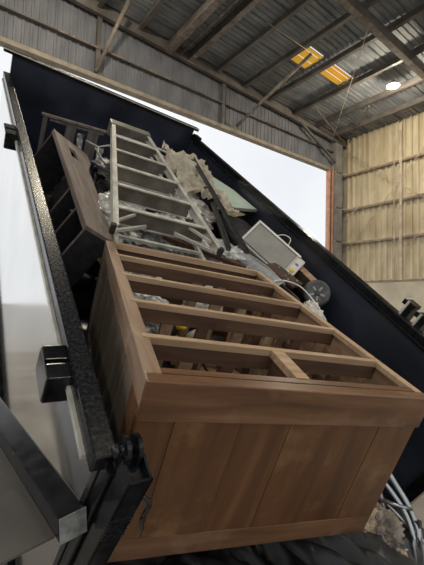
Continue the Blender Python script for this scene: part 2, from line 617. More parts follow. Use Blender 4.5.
# eave beam follows the roof slope
for x0 in range(int(XL), 19, 4):
    x1 = min(x0 + 4.0, XR)
    bar('eave_beam', 'purlin_steel', wb, (x0, YB - 0.15, roof_z(x0) - 0.32), (x1, YB - 0.15, roof_z(x1) - 0.32), 0.16, 0.40)
box('door_jamb', 'orange_primer', wb, X_JAMB, X_JAMB + 0.12, YB - 0.02, YB + 0.20, 0, Z_LINTEL - 0.16)
box('door_track', 'orange_primer', wb, X_JAMB + 0.26, X_JAMB + 0.34, YB - 0.06, YB + 0.02, 0, Z_LINTEL + 0.1)
col = box('corner_column', 'grey_column', wb, XR - 1.02, XR - 0.42, YB - 0.20, YB + 0.10, 0, roof_z(XR) - 0.2)
for zz in (EYE + 9.3, EYE + 6.9):
    bar('knee_brace', 'purlin_steel', wb, (X_JAMB + 0.3, YB - 0.2, zz - 1.2 if zz < 10 else EYE + 8.6),
        (14.4, YB - 0.2, EYE + 10.35), 0.10, 0.12) if zz > 10 else None
for x in (4.4, 10.2, -1.4, -7.2):
    box('hanger_post', 'purlin_steel', wb, x - 0.08, x + 0.08, YB - 0.06, YB + 0.06, Z_LINTEL, roof_z(x) - 0.4)

# --- roof: deck strips between joints, purlins, rafters, struts, pipes
ce = thing('ceiling', 'underside of grey ribbed steel roof deck on dark purlins and rafters', 'ceiling', kind='structure')


def deck_strip(y0, wdt):
    bm = bmesh.new()
    ribs = 4
    p = wdt / ribs
    prof = [(0.0, 0.09), (0.02, 0.0)]
    for k in range(ribs):
        a = 0.02 + k * (wdt - 0.04) / ribs
        q = (wdt - 0.04) / ribs
        prof += [(a + q * 0.66, 0.0), (a + q * 0.74, 0.03), (a + q * 0.92, 0.03), (a + q, 0.0)]
    prof.append((wdt, 0.09))
    a = [bm.verts.new((XL, y0 + y, roof_z(XL) + z)) for y, z in prof]
    b = [bm.verts.new((XR + 0.3, y0 + y, roof_z(XR + 0.3) + z)) for y, z in prof]
    for i in range(len(prof) - 1):
        bm.faces.new((a[i], a[i + 1], b[i + 1], b[i]))
    return bm


# openings for the two skylights are left out of the deck by splitting the strips there
SKY = ((11.35, 12.55, 9.60, 10.60), (13.0, 14.55, 9.60, 10.35))
Y_STR = 0.90
k = 0
y = YB + 0.2 - Y_STR
while y > YF:
    link('roof_panel', deck_strip(y, Y_STR - 0.01), 'roof_steel', ce)
    y -= Y_STR
PX = [5.9, 9.66, 11.28, 12.85, 14.70, 16.48, 18.1] + [4.3 - 1.6 * i for i in range(12)]
for x in PX:
    z = roof_z(x)
    g = bar('purlin', 'purlin_steel', ce, (x, YF, z - 0.17), (x, YB - 0.1, z - 0.17), 0.06, 0.26)
    box('purlin_flange', 'purlin_steel', g, x - 0.10, x + 0.06, YF, YB - 0.1, z - 0.32, z - 0.30)
# heavy twin member with pipes running back to the wall
z = roof_z(7.3)
rf = box('roof_beam', 'purlin_steel', ce, 7.16, 7.24, YF, YB - 0.1, z - 0.50, z - 0.05)
box('beam_flange', 'rusty_steel', rf, 7.05, 7.35, YF, YB - 0.1, z - 0.53, z - 0.50)
tube('sprinkler_pipe', 'rusty_steel', ce, [(7.72, YF, z - 0.42), (7.72, YB - 0.25, z - 0.42)], 0.05, 8)
rf = box('roof_beam', 'purlin_steel', ce, 8.20, 8.28, YF, YB - 0.1, z - 0.45, z - 0.05)
box('beam_flange', 'rusty_steel', rf, 8.12, 8.34, YF, YB - 0.1, z - 0.48, z - 0.45)
# rafter across the hall, above the camera's right
for yr in (6.95, -1.0, -7.6):
    for x0 in (XL, XL + 11.5, XL + 23.0):
        x1 = x0 + 11.5 if x0 < 5 else XR
        w_ = bar('rafter', 'purlin_steel', ce, (x0, yr, roof_z(x0) - 0.55), (x1, yr, roof_z(x1) - 0.55), 0.05, 0.50)
        bar('rafter_flange', 'rusty_steel', w_, (x0, yr, roof_z(x0) - 0.82), (x1, yr, roof_z(x1) - 0.82), 0.22, 0.03)
# raking struts from the lintel up to the purlins
for a, b in (((10.94, YB - 0.1, 10.0), (11.70, 9.55, roof_z(11.7) - 0.33)),
             ((4.34, YB - 0.1, 9.92), (4.95, 12.0, roof_z(4.9) - 0.33)),
             ((-2.0, YB - 0.1, 9.92), (-1.4, 11.0, roof_z(-1.4) - 0.33))):
    s_ = tube('raking_strut', 'rusty_steel', ce, [a, b], 0.07, 8)
# light bracing between purlins near the right corner
for a, b in (((15.0, 11.9), (18.9, 13.0)), ((16.6, 10.0), (19.2, 12.8))):
    bar('roof_brace', 'rusty_steel', ce, (a[0], a[1], roof_z(a[0]) - 0.36), (b[0], b[1], roof_z(b[0]) - 0.36), 0.06, 0.06)
for a, b in (((12.0, 7.3, roof_z(12) - 0.5), (17.6, YB - 0.2, EYE + 8.9)), ((9.2, 9.6, roof_z(9.2) - 0.3), (11.6, 9.5, roof_z(11.6) - 0.35))):
    tube('stay_wire', 'tan_girt', ce, [a, b], 0.014, 5)
# skylights: yellowed translucent sheets set just under the deck, ribbed
for i, (x0, x1, y0, y1) in enumerate(SKY):
    t = thing('window_%d' % (i + 1), ('narrower' if i == 0 else 'wider') + ' yellowed translucent skylight panel in the roof deck, '
              + ('beside the raking strut' if i == 0 else 'nearer the glowing lamp'), 'skylight', kind='structure')
    z0, z1 = roof_z(x0) - 0.03, roof_z(x1) - 0.03
    nn = 5
    for q in range(nn):
        a = y0 + (y1 - y0) * q / nn
        b = y0 + (y1 - y0) * (q + 1) / nn - 0.004
        bm = bmesh.new()
        vs = [bm.verts.new(c) for c in ((x0, a, z0), (x1, a, z1), (x1, b, z1), (x0, b, z0))]
        bm.faces.new(vs)
        for v_ in vs:
            v_.co.z -= 0.02 * (q % 2)
        bmesh.ops.solidify(bm, geom=bm.faces[:], thickness=0.012)
        link('skylight_pane', bm, 'skylight_yellow', t)


def cut_deck():
    """open the deck above each skylight so daylight falls through it"""
    for o in list(ce.children):
        if not o.name.startswith('roof_panel'):
            continue
        me = o.data
        bm = bmesh.new()
        bm.from_mesh(me)
        ys = [v.co.y for v in bm.verts]
        for (x0, x1, y0, y1) in SKY:
            if max(ys) < y0 or min(ys) > y1:
                continue
            for co, no in (((x0, 0, 0), (1, 0, 0)), ((x1, 0, 0), (1, 0, 0)), ((0, y0, 0), (0, 1, 0)), ((0, y1, 0), (0, 1, 0))):
                bmesh.ops.bisect_plane(bm, geom=bm.verts[:] + bm.edges[:] + bm.faces[:], plane_co=co, plane_no=no)
            kill = []
            for f in bm.faces:
                c = f.calc_center_median()
                if x0 < c.x < x1 and y0 < c.y < y1:
                    kill.append(f)
            bmesh.ops.delete(bm, geom=kill, context='FACES')
        bm.to_mesh(me)
        bm.free()


cut_deck()


# --- high-bay lamps
def high_bay(x, y, label, drop=0.7):
    z = roof_z(x) - drop
    t = thing('high_bay_lamp', label, 'lamp', Matrix.Translation((x, y, z)), 'high bay lamps under the roof')
    lathe('reflector', 'lamp_metal', t, [(0.07, 0.20), (0.10, 0.19), (0.20, 0.06), (0.27, -0.04), (0.26, -0.04), (0.19, 0.05),
                                         (0.09, 0.17), (0.05, 0.17)], 20)
    lathe('bulb', 'lamp_glow', t, [(0.02, 0.12), (0.10, 0.06), (0.22, -0.03), (0.22, -0.04), (0.02, -0.05)], 16)
    tube('stem', 'lamp_metal', t, [(0, 0, 0.18), (0, 0, drop - 0.05)], 0.015, 6)
    ld = bpy.data.lights.new('high_bay_bulb', 'POINT')
    ld.energy = 600
    ld.color = (1.0, 0.9, 0.72)
    ld.shadow_soft_size = 0.2
    lo = bpy.data.objects.new('high_bay_bulb', ld)
    COL.objects.link(lo)
    lo.parent = t
    lo.location = (0, 0, -0.12)
    return t


high_bay(15.35, 8.15, 'round glowing high bay lamp under the roof deck near the right wall')
for i, (lx, ly) in enumerate(((3.0, -3.5), (-6.0, -3.5), (12.0, -3.5), (-6.0, 8.15), (3.0, 8.15))):  # extra lamps out of view, added to lift the hall's light
    high_bay(lx, ly, 'added unseen glowing high bay lamp ' + ('behind the photographer', 'at the open left side, front row',
             'behind the photographer by the right wall', 'at the open left side, back row', 'above the raised trailer bed')[i])

# ================================================================== THE DUMP TRAILER
tr = thing('dump_trailer', 'black dump trailer with its bed raised steeply, loaded with discarded furniture', 'trailer', BED)
T = 0.06
# floor, front wall
box('bed_floor', 'haze_blue_liner', tr, -0.03, WB - T + 0.03, -LB + 0.05, YN + 0.05, -HB - 0.05, -HB)
MF = Matrix(((1, 0, 0, 0), (0, 0, -1, YN + 0.05), (0, 1, 0, 0), (0, 0, 0, 1)))     # polygon x, z -> bed x, z
fw = prism('front_wall', 'haze_blue_liner', tr, [(-0.005, -HB), (WB - T + 0.005, -HB), (WB - T + 0.005, 0.06), (-0.005, 0.175)], 0.0, 0.05, MF)
bar('front_lip', 'black_paint', fw, (-0.08, YN + 0.025, 0.195), (WB, YN + 0.025, 0.075), 0.08, 0.035)
bar('lip_trim', 'aluminium', fw, (-0.08, YN - 0.021, 0.207), (WB, YN - 0.021, 0.087), 0.010, 0.010)
for x in (0.25, 0.9, 1.55):
    box('front_stiffener', 'haze_blue_liner', fw, x, x + 0.06, YN + 0.05, YN + 0.10, -HB, 0.0)
# left side wall: bright outer skin, dark inner skin, worn top rail
lw = box('side_wall', 'haze_blue_liner', tr, -0.035, -0.005, -5.012, YN + 0.05, -HB, -0.05)
box('outer_skin', 'bright_side', lw, -0.052, -0.036, -5.015, YN + 0.05, -HB, -0.055)
box('top_rail', 'rail_wear', lw, -T, 0.0, -5.02, YN + 0.05, -0.055, 0.0, 0.006)
box('rail_bead', 'aluminium', lw, -0.068, -0.052, -4.97, YN, -0.075, -0.055)
box('bottom_rail', 'black_paint', lw, -0.08, 0.0, -LB + 0.10, YN + 0.05, -HB - 0.1, -HB)
for b0, b1 in ((-4.75, -4.62), (-2.72, -2.52)):
    h_ = (b1 - b0) * 0.44
    sp_ = box('stake_pocket', 'black_paint', lw, -0.125, -0.0525, b0, b0 + h_, -0.125, -0.02, 0.004)
    box('pocket_block', 'black_paint', sp_, -0.125, -0.0525, b1 - h_, b1, -0.125, -0.02, 0.004)
    box('pocket_strap', 'bright_side', sp_, -0.129, -0.1255, b0 + 0.004, b1 - 0.004, -0.12, -0.025)
# right side wall
rw = box('side_wall', 'haze_blue_liner', tr, WB - T + 0.005, WB - T + 0.04, -LB, YN + 0.05, -HB, -0.05)
box('outer_skin', 'black_paint', rw, WB - T + 0.041, WB - 0.005, -LB, YN + 0.05, -HB, -0.055)
box('top_rail', 'black_paint', rw, WB - T, WB, -LB, YN + 0.05, -0.055, 0.0, 0.006)
box('rail_bead', 'black_paint', rw, WB - T - 0.006, WB - T + 0.004, -LB, YN - 0.1, -0.075, -0.060)
box('bottom_rail', 'black_paint', rw, WB - T, WB + 0.02, -LB, YN + 0.05, -HB - 0.1, -HB)
box('rear_post', 'black_paint', rw, WB - T - 0.03, WB, -LB - 0.07, -LB, -HB, 0.0, 0.005)
box('corner_gusset', 'black_paint', rw, WB - T, WB, YN - 0.16, YN - 0.02, 0.0, 0.025)
# latch brackets standing on the right rail
for i, (b, hh) in enumerate(((-4.45, 0.10), (-4.56, 0.085))):
    bm = bmesh.new()
    add_box(bm, WB - 0.03, WB + 0.05, b - 0.035, b + 0.02, -0.08, hh)
    add_box(bm, WB - 0.03, WB + 0.05, b + 0.02, b + 0.05, hh - 0.035, hh)
    lb = link('latch_bracket', bm, 'black_paint', rw)
    box('edge_highlight', 'aluminium', lb, WB - 0.036, WB - 0.03, b + 0.006, b + 0.021, -0.02, hh + 0.004)  # pale strips standing in for highlights along the bracket edges
    box('edge_highlight', 'aluminium', lb, WB - 0.031, WB + 0.05, b + 0.035, b + 0.051, hh, hh + 0.004)
# rear frame on the left: corner post and hinge tube with lugs
cp = box('rear_post', 'black_paint', tr, -0.034, -0.004, -5.058, -5.018, -HB, -0.015, 0.004)
ht = None
bm = bmesh.new()
for (xa, xb, ya, yb_) in ((-0.022, -0.016, -5.125, -5.06), (0.028, 0.034, -5.125, -5.06),
                          (-0.022, 0.034, -5.125, -5.119), (-0.022, 0.034, -5.066, -5.06)):
    add_box(bm, xa, xb, ya, yb_, -HB, 0.06)
add_box(bm, -0.018, 0.03, -5.121, -5.064, -HB, 0.035)
ht = link('hinge_tube', bm, 'black_paint', tr)
for xx in (-0.012, 0.016):
    poly = [(0.032 * math.cos(a), 0.032 * math.sin(a)) for a in [math.pi * i / 10 for i in range(11)]]
    poly = [(0.032, -0.06)] + poly + [(-0.032, -0.06)]
    Mx = Matrix.Translation((xx, -5.045, 0.065)) @ Matrix(((0, 0, 1, 0), (1, 0, 0, 0), (0, 1, 0, 0), (0, 0, 0, 1)))
    prism('hinge_lug', 'black_paint', tr, poly, -0.005, 0.005, Mx)
tube('hinge_pin', 'rail_wear', tr, [(-0.03, -5.045, 0.065), (0.03, -5.045, 0.065)], 0.010, 10)
lathe('pin_head', 'rail_wear', tr, [(0.016, 0), (0.016, 0.008), (0.012, 0.012)], 8,
      Matrix.Translation((-0.028, -5.045, 0.065)) @ Euler((0, -math.pi / 2, 0)).to_matrix().to_4x4())
bm = bmesh.new()
for q in range(7):
    add_box(bm, -0.0225, -0.0225 + 0.0585, -5.1275, -5.122, -0.10 - q * 0.014, -0.094 - q * 0.014)
link('tube_weld', bm, 'rail_wear', ht)
tube('rubber_strap', 'bag_black', tr, [(0.035, -5.12, -0.02), (0.06, -5.13, -0.045), (0.05, -5.14, -0.085), (0.057, -5.15, -0.12)],
     0.006, 6, True)
# under-body
for x in (0.55, 1.40):
    box('bed_runner', 'black_paint', tr, x, x + 0.1, -LB + 0.2, YN, -HB - 0.17, -HB - 0.05)
for q in range(7):
    box('cross_member', 'black_paint', tr, 0.0, WB - T, -LB + 0.35 + q * 0.58, -LB + 0.40 + q * 0.58, -HB - 0.10, -HB - 0.05)
# tailgate swung round along the left side
GR = math.radians(13)
gy, gx = Vector((-0.138, 0.850, -0.509)).normalized(), Vector((0.347, -0.440, -0.828))
gx = (gx - gy * gx.dot(gy)).normalized()
gx = (gx * math.cos(GR) + gy.cross(gx) * math.sin(GR)).normalized()
gz = gx.cross(gy).normalized()
tg = bpy.data.objects.new('tailgate', None)
COL.objects.link(tg)
tg.parent = tr
tg.matrix_local = Matrix(((gx.x, gy.x, gz.x, -0.110), (gx.y, gy.y, gz.y, -5.051), (gx.z, gy.z, gz.z, -0.182), (0, 0, 0, 1)))
box('gate_tube', 'black_paint', tg, 0.0, 0.07, 0.002, 1.75, 0.0, 0.07, 0.006)
box('tube_cap', 'worn_cap', tg, 0.001, 0.069, -0.002, 0.002, 0.001, 0.069)
box('gate_sheet', 'gate_panel', tg, 0.062, 0.069, 0.03, 1.73, -0.90, -0.001)
box('gate_tube', 'black_paint', tg, 0.0, 0.07, 0.0, 1.75, -0.97, -0.90, 0.006)
box('gate_stile', 'black_paint', tg, 0.0, 0.07, 1.68, 1.75, -0.90, 0.0, 0.006)
# chassis resting on the floor beneath
ch = thing('trailer_chassis', 'black trailer chassis with tandem wheels under the raised bed', 'trailer frame',
           Matrix.Translation((0, 0, 0)))
for x in (0.95, 1.85):
    box('chassis_rail', 'black_paint', ch, x, x + 0.08, 2.75, 7.6, 0.50, 0.65)
for y in (3.6, 4.6, 5.6, 6.6, 7.5):
    box('chassis_crossbar', 'black_paint', ch, 0.95, 1.93, y, y + 0.07, 0.52, 0.62)
for y in (3.55, 4.45):
    tube('axle', 'dark_iron', ch, [(0.70, y, 0.38), (2.2, y, 0.38)], 0.05, 10)
    for x in (0.62, 2.08):
        wh = lathe('wheel', 'rubber', ch, [(0.20, -0.10), (0.34, -0.11), (0.38, -0.08), (0.38, 0.08), (0.34, 0.11), (0.20, 0.10)], 28,
                   Matrix.Translation((x + 0.1, y, 0.38)) @ Euler((0, math.pi / 2, 0)).to_matrix().to_4x4())
        lathe('rim', 'lamp_metal', wh, [(0.02, -0.05), (0.19, -0.09), (0.20, 0.09), (0.02, 0.05)], 20,
              Matrix.Translation((x + 0.1, y, 0.38)) @ Euler((0, math.pi / 2, 0)).to_matrix().to_4x4())
tube('lift_cylinder', 'chrome', ch, [(1.45, 5.2, 0.66), (1.45, 4.2, 2.2)], 0.06, 12)

# ================================================================== THE DRESSER
DW, DL, DD = 1.0, 1.3755, 0.6125
dr = thing('dresser', 'large brown wooden dresser without drawers, lying on its back at the trailer tail', 'dresser',
           axes_bed((0.05, -4.934, 0.169), (0.976, -0.216, 0.038), (0.219, 0.941, -0.258), (0.020, 0.261, 0.965)))
# end facing the camera (the dresser's top): two rails and upright boards between
e = box('end_rail', 'dresser_rail', dr, -0.005, DW + 0.005, -0.012, 0.03, -0.118, 0.0, 0.004)
box('end_rail', 'dresser_rail', dr, 0.0, DW, -0.004, 0.02, -DD, -0.530, 0.003)
ex = [0.0, 0.10, 0.30, 0.47, 0.66, 0.83, DW]
for i in range(6):
    box('end_board', 'dresser_top', dr, ex[i] + 0.0008, ex[i + 1] - 0.0008, -0.002 - 0.0012 * (i % 2), 0.018, -0.530, -0.119)
# left side: stiles with recessed boards
box('side_stile', 'dresser_stile', dr, -0.006, 0.02, 0.0, DL, -0.085, -0.001, 0.003)
box('side_stile', 'dresser_side', dr, -0.004, 0.02, 0.0, DL, -DD, -DD + 0.07, 0.003)
box('side_rail', 'dresser_rail', dr, -0.004, 0.02, 0.031, 0.12, -DD + 0.071, -0.086, 0.003)
box('side_rail', 'dresser_side', dr, -0.004, 0.02, DL - 0.09, DL, -DD + 0.071, -0.086, 0.003)
nb = 6
for i in range(nb):
    y0 = 0.12 + (DL - 0.21) * i / nb
    y1 = 0.12 + (DL - 0.21) * (i + 1) / nb
    box('side_board', 'dresser_side', dr, 0.008, 0.018, y0 + 0.007, y1 - 0.007, -DD + 0.07, -0.085)
# right side
box('side_panel', 'back_slat', dr, DW - 0.02, DW, 0.02, DL, -DD, -0.022)
# far end
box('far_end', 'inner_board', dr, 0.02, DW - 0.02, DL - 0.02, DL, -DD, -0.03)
# front frame: stiles and drawer rails
box('front_stile', 'dresser_stile', dr, 0.0, 0.042, 0.03, DL, -0.022, 0.0, 0.002)
box('front_stile', 'raw_pine', dr, DW - 0.035, DW, 0.03, DL, -0.022, 0.0, 0.002)
box('front_rail', 'dresser_rail', dr, 0.042, DW - 0.035, 0.03, 0.055, -0.022, 0.001)
box('front_rail', 'raw_pine', dr, 0.045, DW - 0.035, DL - 0.035, DL, -0.03, 0.002)
for y in (0.235, 0.513, 0.809, 1.109):
    box('drawer_rail', 'raw_pine', dr, 0.022, DW - 0.030, y - 0.012, y + 0.012, -0.022, 0.003, 0.002)
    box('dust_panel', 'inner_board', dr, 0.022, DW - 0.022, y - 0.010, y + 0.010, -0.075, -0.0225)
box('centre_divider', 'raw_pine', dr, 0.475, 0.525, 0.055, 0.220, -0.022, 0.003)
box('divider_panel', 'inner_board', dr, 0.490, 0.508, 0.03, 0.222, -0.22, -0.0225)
# runners below the rails and slatted back
for y0, y1 in ((0.04, 0.22), (0.25, 0.498), (0.53, 0.79), (0.825, 1.09), (1.125, 1.33)):
    for x in (0.022, 0.945):
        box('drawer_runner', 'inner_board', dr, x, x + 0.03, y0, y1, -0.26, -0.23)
for y in (0.235, 0.513, 0.809, 1.109):
    for x in (0.16, 0.31, 0.47, 0.62, 0.77, 0.90):
        if (x > 0.4) or y < 0.6:
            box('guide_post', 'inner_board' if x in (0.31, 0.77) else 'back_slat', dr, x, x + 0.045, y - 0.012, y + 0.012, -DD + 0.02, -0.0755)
xs = 0.025
i = 0
while xs < DW - 0.1:
    wd = (0.10, 0.07, 0.12, 0.085)[i % 4]
    yl = 0.62 if i < 4 else (1.0 if i == 4 else DL - 0.02)
    box('back_slat', 'back_slat', dr, xs, xs + wd, 0.02, yl, -DD, -DD + 0.015)
    xs += wd + (0.012, 0.035, 0.02)[i % 3]
    i += 1

# ================================================================== THE BOOKCASE
A_ = Vector((0.306, -1.90, -0.15))
B_ = Vector((0.250, -3.58, -0.15))
yv = (A_ - B_).normalized()
xv = Vector((0.31, 0.0, -0.14))
xv = (xv - yv * xv.dot(yv)).normalized()      # across the side board
zv = xv.cross(yv).normalized()                # out of the side board
bc = thing('bookcase', 'weathered brown bookcase with open shelves, tipped on its side by the left rail', 'bookcase',
           axes_bed(B_, xv, yv, zv))
BL = (A_ - B_).length
# side board with scalloped edge and hand hole (hole as an inset frame of two rails)
poly = [(0, 0), (0.20, 0.0), (0.21, 0.25), (0.19, 0.45), (0.225, 0.68), (0.25, 0.95), (0.245, 1.15), (0.30, 1.35), (0.33, 1.47),
        (0.33, BL), (0, BL)]
bm = bmesh.new()
add_prism(bm, [(0, 0), (0.20, 0), (0.21, 0.25), (0.19, 0.45), (0.225, 0.68), (0.25, 0.95), (0.245, 1.15), (0.265, 1.24), (0, 1.24)], -0.022, 0)
add_prism(bm, [(0, 1.24), (0.10, 1.24), (0.10, 1.46), (0, 1.46)], -0.022, 0)
add_prism(bm, [(0.165, 1.24), (0.265, 1.24), (0.31, 1.40), (0.33, 1.46), (0.165, 1.46)], -0.022, 0)
add_prism(bm, [(0, 1.46), (0.33, 1.46), (0.33, BL), (0, BL)], -0.022, 0)
bmesh.ops.remove_doubles(bm, verts=bm.verts[:], dist=0.0005)
link('side_board', bm, 'bookcase_wood', bc)
box('front_edge', 'bookcase_wood', bc, -0.012, 0.0, 0.0, BL, -0.032, 0.004, 0.002)
BWD = 0.56
box('side_board', 'bookcase_wood', bc, 0, 0.30, 0, BL, -BWD, -BWD + 0.02)
box('back_board', 'bookcase_shade', bc, 0.17, 0.18, 0.005, 1.23, -BWD + 0.021, -0.023)
box('back_board', 'bookcase_shade', bc, 0.30, 0.31, 1.26, BL - 0.03, -BWD + 0.021, -0.023)
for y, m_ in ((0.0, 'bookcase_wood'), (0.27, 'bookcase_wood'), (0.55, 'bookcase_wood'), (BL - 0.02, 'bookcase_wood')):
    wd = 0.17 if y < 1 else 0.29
    sh_ = box('shelf', 'bookcase_shade', bc, 0.0, wd, y, y + 0.02, -BWD + 0.021, -0.0225)
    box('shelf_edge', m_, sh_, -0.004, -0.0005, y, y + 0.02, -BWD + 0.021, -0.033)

# ================================================================== THE STEP LADDER
Lb = Vector((0.70, -3.70, -0.10))
Lt = Vector((0.94, -1.91, 0.02))
yv = (Lt - Lb).normalized()
xv = Vector((1, 0.02, 0))
xv = (xv - yv * xv.dot(yv)).normalized()
zv = xv.cross(yv)
ld = thing('step_ladder', 'folded aluminium step ladder with five treads lying on the load', 'ladder', axes_bed(Lb, xv, yv, zv))
LL = (Lt - Lb).length


def hw(y):
    return 0.345 - (0.345 - 0.175) * y / LL


for s in (-1, 1):
    bm = bmesh.new()
    a, b = (s * hw(0), 0, 0), (s * hw(LL), LL, 0)
    add_bar(bm, a, b, 0.010, 0.055)
    add_bar(bm, (a[0] - s * 0.014, 0, 0.024), (b[0] - s * 0.014, LL, 0.024), 0.028, 0.007)
    add_bar(bm, (a[0] - s * 0.014, 0, -0.024), (b[0] - s * 0.014, LL, -0.024), 0.028, 0.007)
    link('front_rail', bm, 'aluminium', ld)
    box('foot', 'rubber', ld, s * hw(0) - 0.014, s * hw(0) + 0.014, -0.02, 0.015, -0.03, 0.03, 0.004)
    bm = bmesh.new()
    add_bar(bm, (s * (hw(0) - 0.055), 0.02, -0.115), (s * (hw(LL) - 0.03), LL - 0.08, -0.055), 0.022, 0.028)
    link('rear_leg', bm, 'aluminium', ld)
for i in range(5):
    y = 0.22 + i * 0.315
    h_ = hw(y) - 0.012
    tdr = box('tread', 'tread_grey', ld, -h_, h_, y, y + 0.012, -0.085, 0.020)
    box('tread_lip', 'aluminium', tdr, -h_, h_, y - 0.014, y + 0.016, 0.020, 0.030)
    box('tread_lip', 'aluminium', tdr, -h_, h_, y - 0.010, y + 0.014, -0.092, -0.085)
    if i == 0:
        for s in (-1, 1):
            bar('tread_brace', 'aluminium', tdr, (s * h_, y - 0.13, 0.0), (s * (h_ - 0.13), y, 0.0), 0.012, 0.018)
for y in (0.10, 0.75, 1.35):
    h_ = hw(y) - 0.06
    bar('rear_bar', 'aluminium', ld, (-h_, y, -0.105), (h_, y, -0.105), 0.02, 0.02)
box('top_cap', 'tread_grey', ld, -0.19, 0.19, LL - 0.03, LL + 0.09, -0.09, 0.035, 0.008)
h_ = hw(1.60)
tube('spreader', 'aluminium', ld, [(-h_, 1.58, 0.0), (-h_ * 0.5, 1.66, -0.02), (h_ * 0.5, 1.66, -0.02), (h_, 1.58, 0.0)], 0.010, 6, True)
for s in (-1, 1):
    bar('spreader_bar', 'aluminium', ld, (s * (hw(0.1) - 0.02), 0.03, -0.03), (s * (hw(0.5) - 0.20), 0.21, -0.06), 0.014, 0.02)

# ================================================================== OTHER THINGS IN THE LOAD
# slatted panel against the front wall
sp = thing('slatted_panel', 'grey slatted wooden bed panel leaning on the front wall of the trailer', 'bed panel',
           bedM((0.28, -1.27, -0.19), (0, 0, 1)))
box('top_rail', 'bookcase_wood', sp, 0.0, 0.64, -0.03, 0.01, -0.025, 0.0, 0.003)
box('inner_rail', 'grey_plank', sp, 0.08, 0.62, -0.025, 0.0, -0.055, -0.035)
for x, wd in ((0.24, 0.10), (0.46, 0.11), (0.015, 0.04)):
    box('slat', 'grey_plank', sp, x, x + wd, -0.02, -0.002, -0.72, -0.031)
box('bottom_rail', 'grey_plank', sp, 0.0, 0.64, -0.03, 0.01, -0.738, -0.722)
for k_, (x, z) in enumerate(((0.39, -0.20), (0.62, -0.30))):
    bm = sheet_bm(0.07, 0.22, 8, 16, 3 + k_, 0.02, 14, 0.003)
    o = link('lace_strip', bm, 'lace_white', None, True)
    o.matrix_world = bedM((0.28 + x, -1.31, -0.19 + z), (80, 0, 10))
    tag(o, ('longer' if k_ == 0 else 'smaller') + ' scrap of white lace hanging '
        + ('between the grey slats' if k_ == 0 else 'beside the ladder top'), 'lace')
t = thing('metal_stand', 'thin bent metal stand behind the bookcase and the ladder', 'stand', bedM((0.72, -1.75, -0.24)))
tube('stand_leg', 'aluminium', t, [(-0.08, 0.10, 0.0), (0.02, 0.0, 0.0), (0.12, 0.06, 0.02), (0.18, 0.10, 0.02)], 0.010, 6)
tube('stand_leg', 'aluminium', t, [(0.0, 0.02, -0.02), (0.10, -0.16, -0.12)], 0.010, 6)
tube('stand_leg', 'aluminium', t, [(0.02, 0.0, 0.0), (0.06, -0.10, -0.45)], 0.010, 6)

# white appliance with bevelled front (window air conditioner)
P0, P1, P2 = Vector((1.662, -3.288, -0.053)), Vector((1.866, -3.578, -0.125)), Vector((1.529, -3.366, -0.186))
xv = (P1 - P0).normalized()
yv = P2 - P0
yv = (yv - xv * yv.dot(xv)).normalized()
zv = xv.cross(yv).normalized()
if zv.z < 0:
    zv = -zv
ac = thing('air_conditioner', 'off white window air conditioner with a grey front panel beside the right wall', 'air conditioner',
           axes_bed(P0, xv, yv, zv))
ACX, ACY = (P1 - P0).length * 1.08, 0.205
bm = bmesh.new()
add_box(bm, -0.022, ACX + 0.085, -0.022, ACY + 0.016, -0.22, -0.012, 0.012)
link('body', bm, 'plastic_white', ac)
box('front_panel', 'plastic_grey', ac, 0.0, ACX, 0.0, ACY, -0.012, 0.004, 0.003)
for (x0, x1, y0, y1) in ((-0.022, ACX + 0.03, -0.022, -0.004), (-0.022, -0.004, -0.004, ACY + 0.012), (ACX + 0.004, ACX + 0.014, -0.004, ACY + 0.012)):
    box('bezel', 'plastic_white', ac, x0, x1, y0, y1, -0.012, 0.012, 0.003)
cpn = box('control_panel', 'plastic_white', ac, ACX + 0.016, ACX + 0.08, 0.0, ACY, -0.012, 0.003, 0.002)
lathe('energy_sticker', 'sticker_yellow', cpn, [(0.020, 0.0), (0.020, 0.002)], 16, Matrix.Translation((ACX + 0.045, 0.128, 0.003)))
box('knob_label', 'plastic_dark', cpn, ACX + 0.03, ACX + 0.06, 0.05, 0.066, 0.003, 0.005)
tube('power_cord', 'plastic_white', ac, [(0.16, -0.03, -0.02), (0.20, -0.07, 0.0), (0.26, -0.075, 0.01), (0.28, -0.04, -0.02), (0.30, -0.03, -0.05)],
     0.004, 6, True)

# grey perforated curved grille in front of the appliance
t = thing('curved_grille', 'grey perforated curved grille beside the air conditioner', 'grille', bedM((1.44, -3.66, -0.27), (0, -8, 24)))
bm = bmesh.new()
n_ = 12
for i in range(n_):
    a0 = math.radians(-50 + 100 * i / n_)
    for j in range(9):
        x = -0.10 + 0.2 * i / n_
        y = -0.24 + 0.05 * j
        z = 0.05 * math.cos(a0)
        add_box(bm, x, x + 0.012, y, y + 0.046, z - 0.004, z + 0.002)
for j in range(10):
    y = -0.245 + 0.05 * j
    for i in range(n_ - 1):
        a0 = math.radians(-50 + 100 * i / n_)
        a1 = math.radians(-50 + 100 * (i + 1) / n_)
        add_bar(bm, (-0.10 + 0.2 * i / n_ + 0.006, y, 0.05 * math.cos(a0)), (-0.10 + 0.2 * (i + 1) / n_ + 0.006, y, 0.05 * math.cos(a1)), 0.010, 0.005)
link('mesh', bm, 'grille_grey', t)
tube('rim', 'plastic_grey', t, [(0.11, -0.25, 0.0), (0.13, -0.1, 0.02), (0.13, 0.1, 0.02), (0.09, 0.25, 0.0)], 0.012, 8, True)

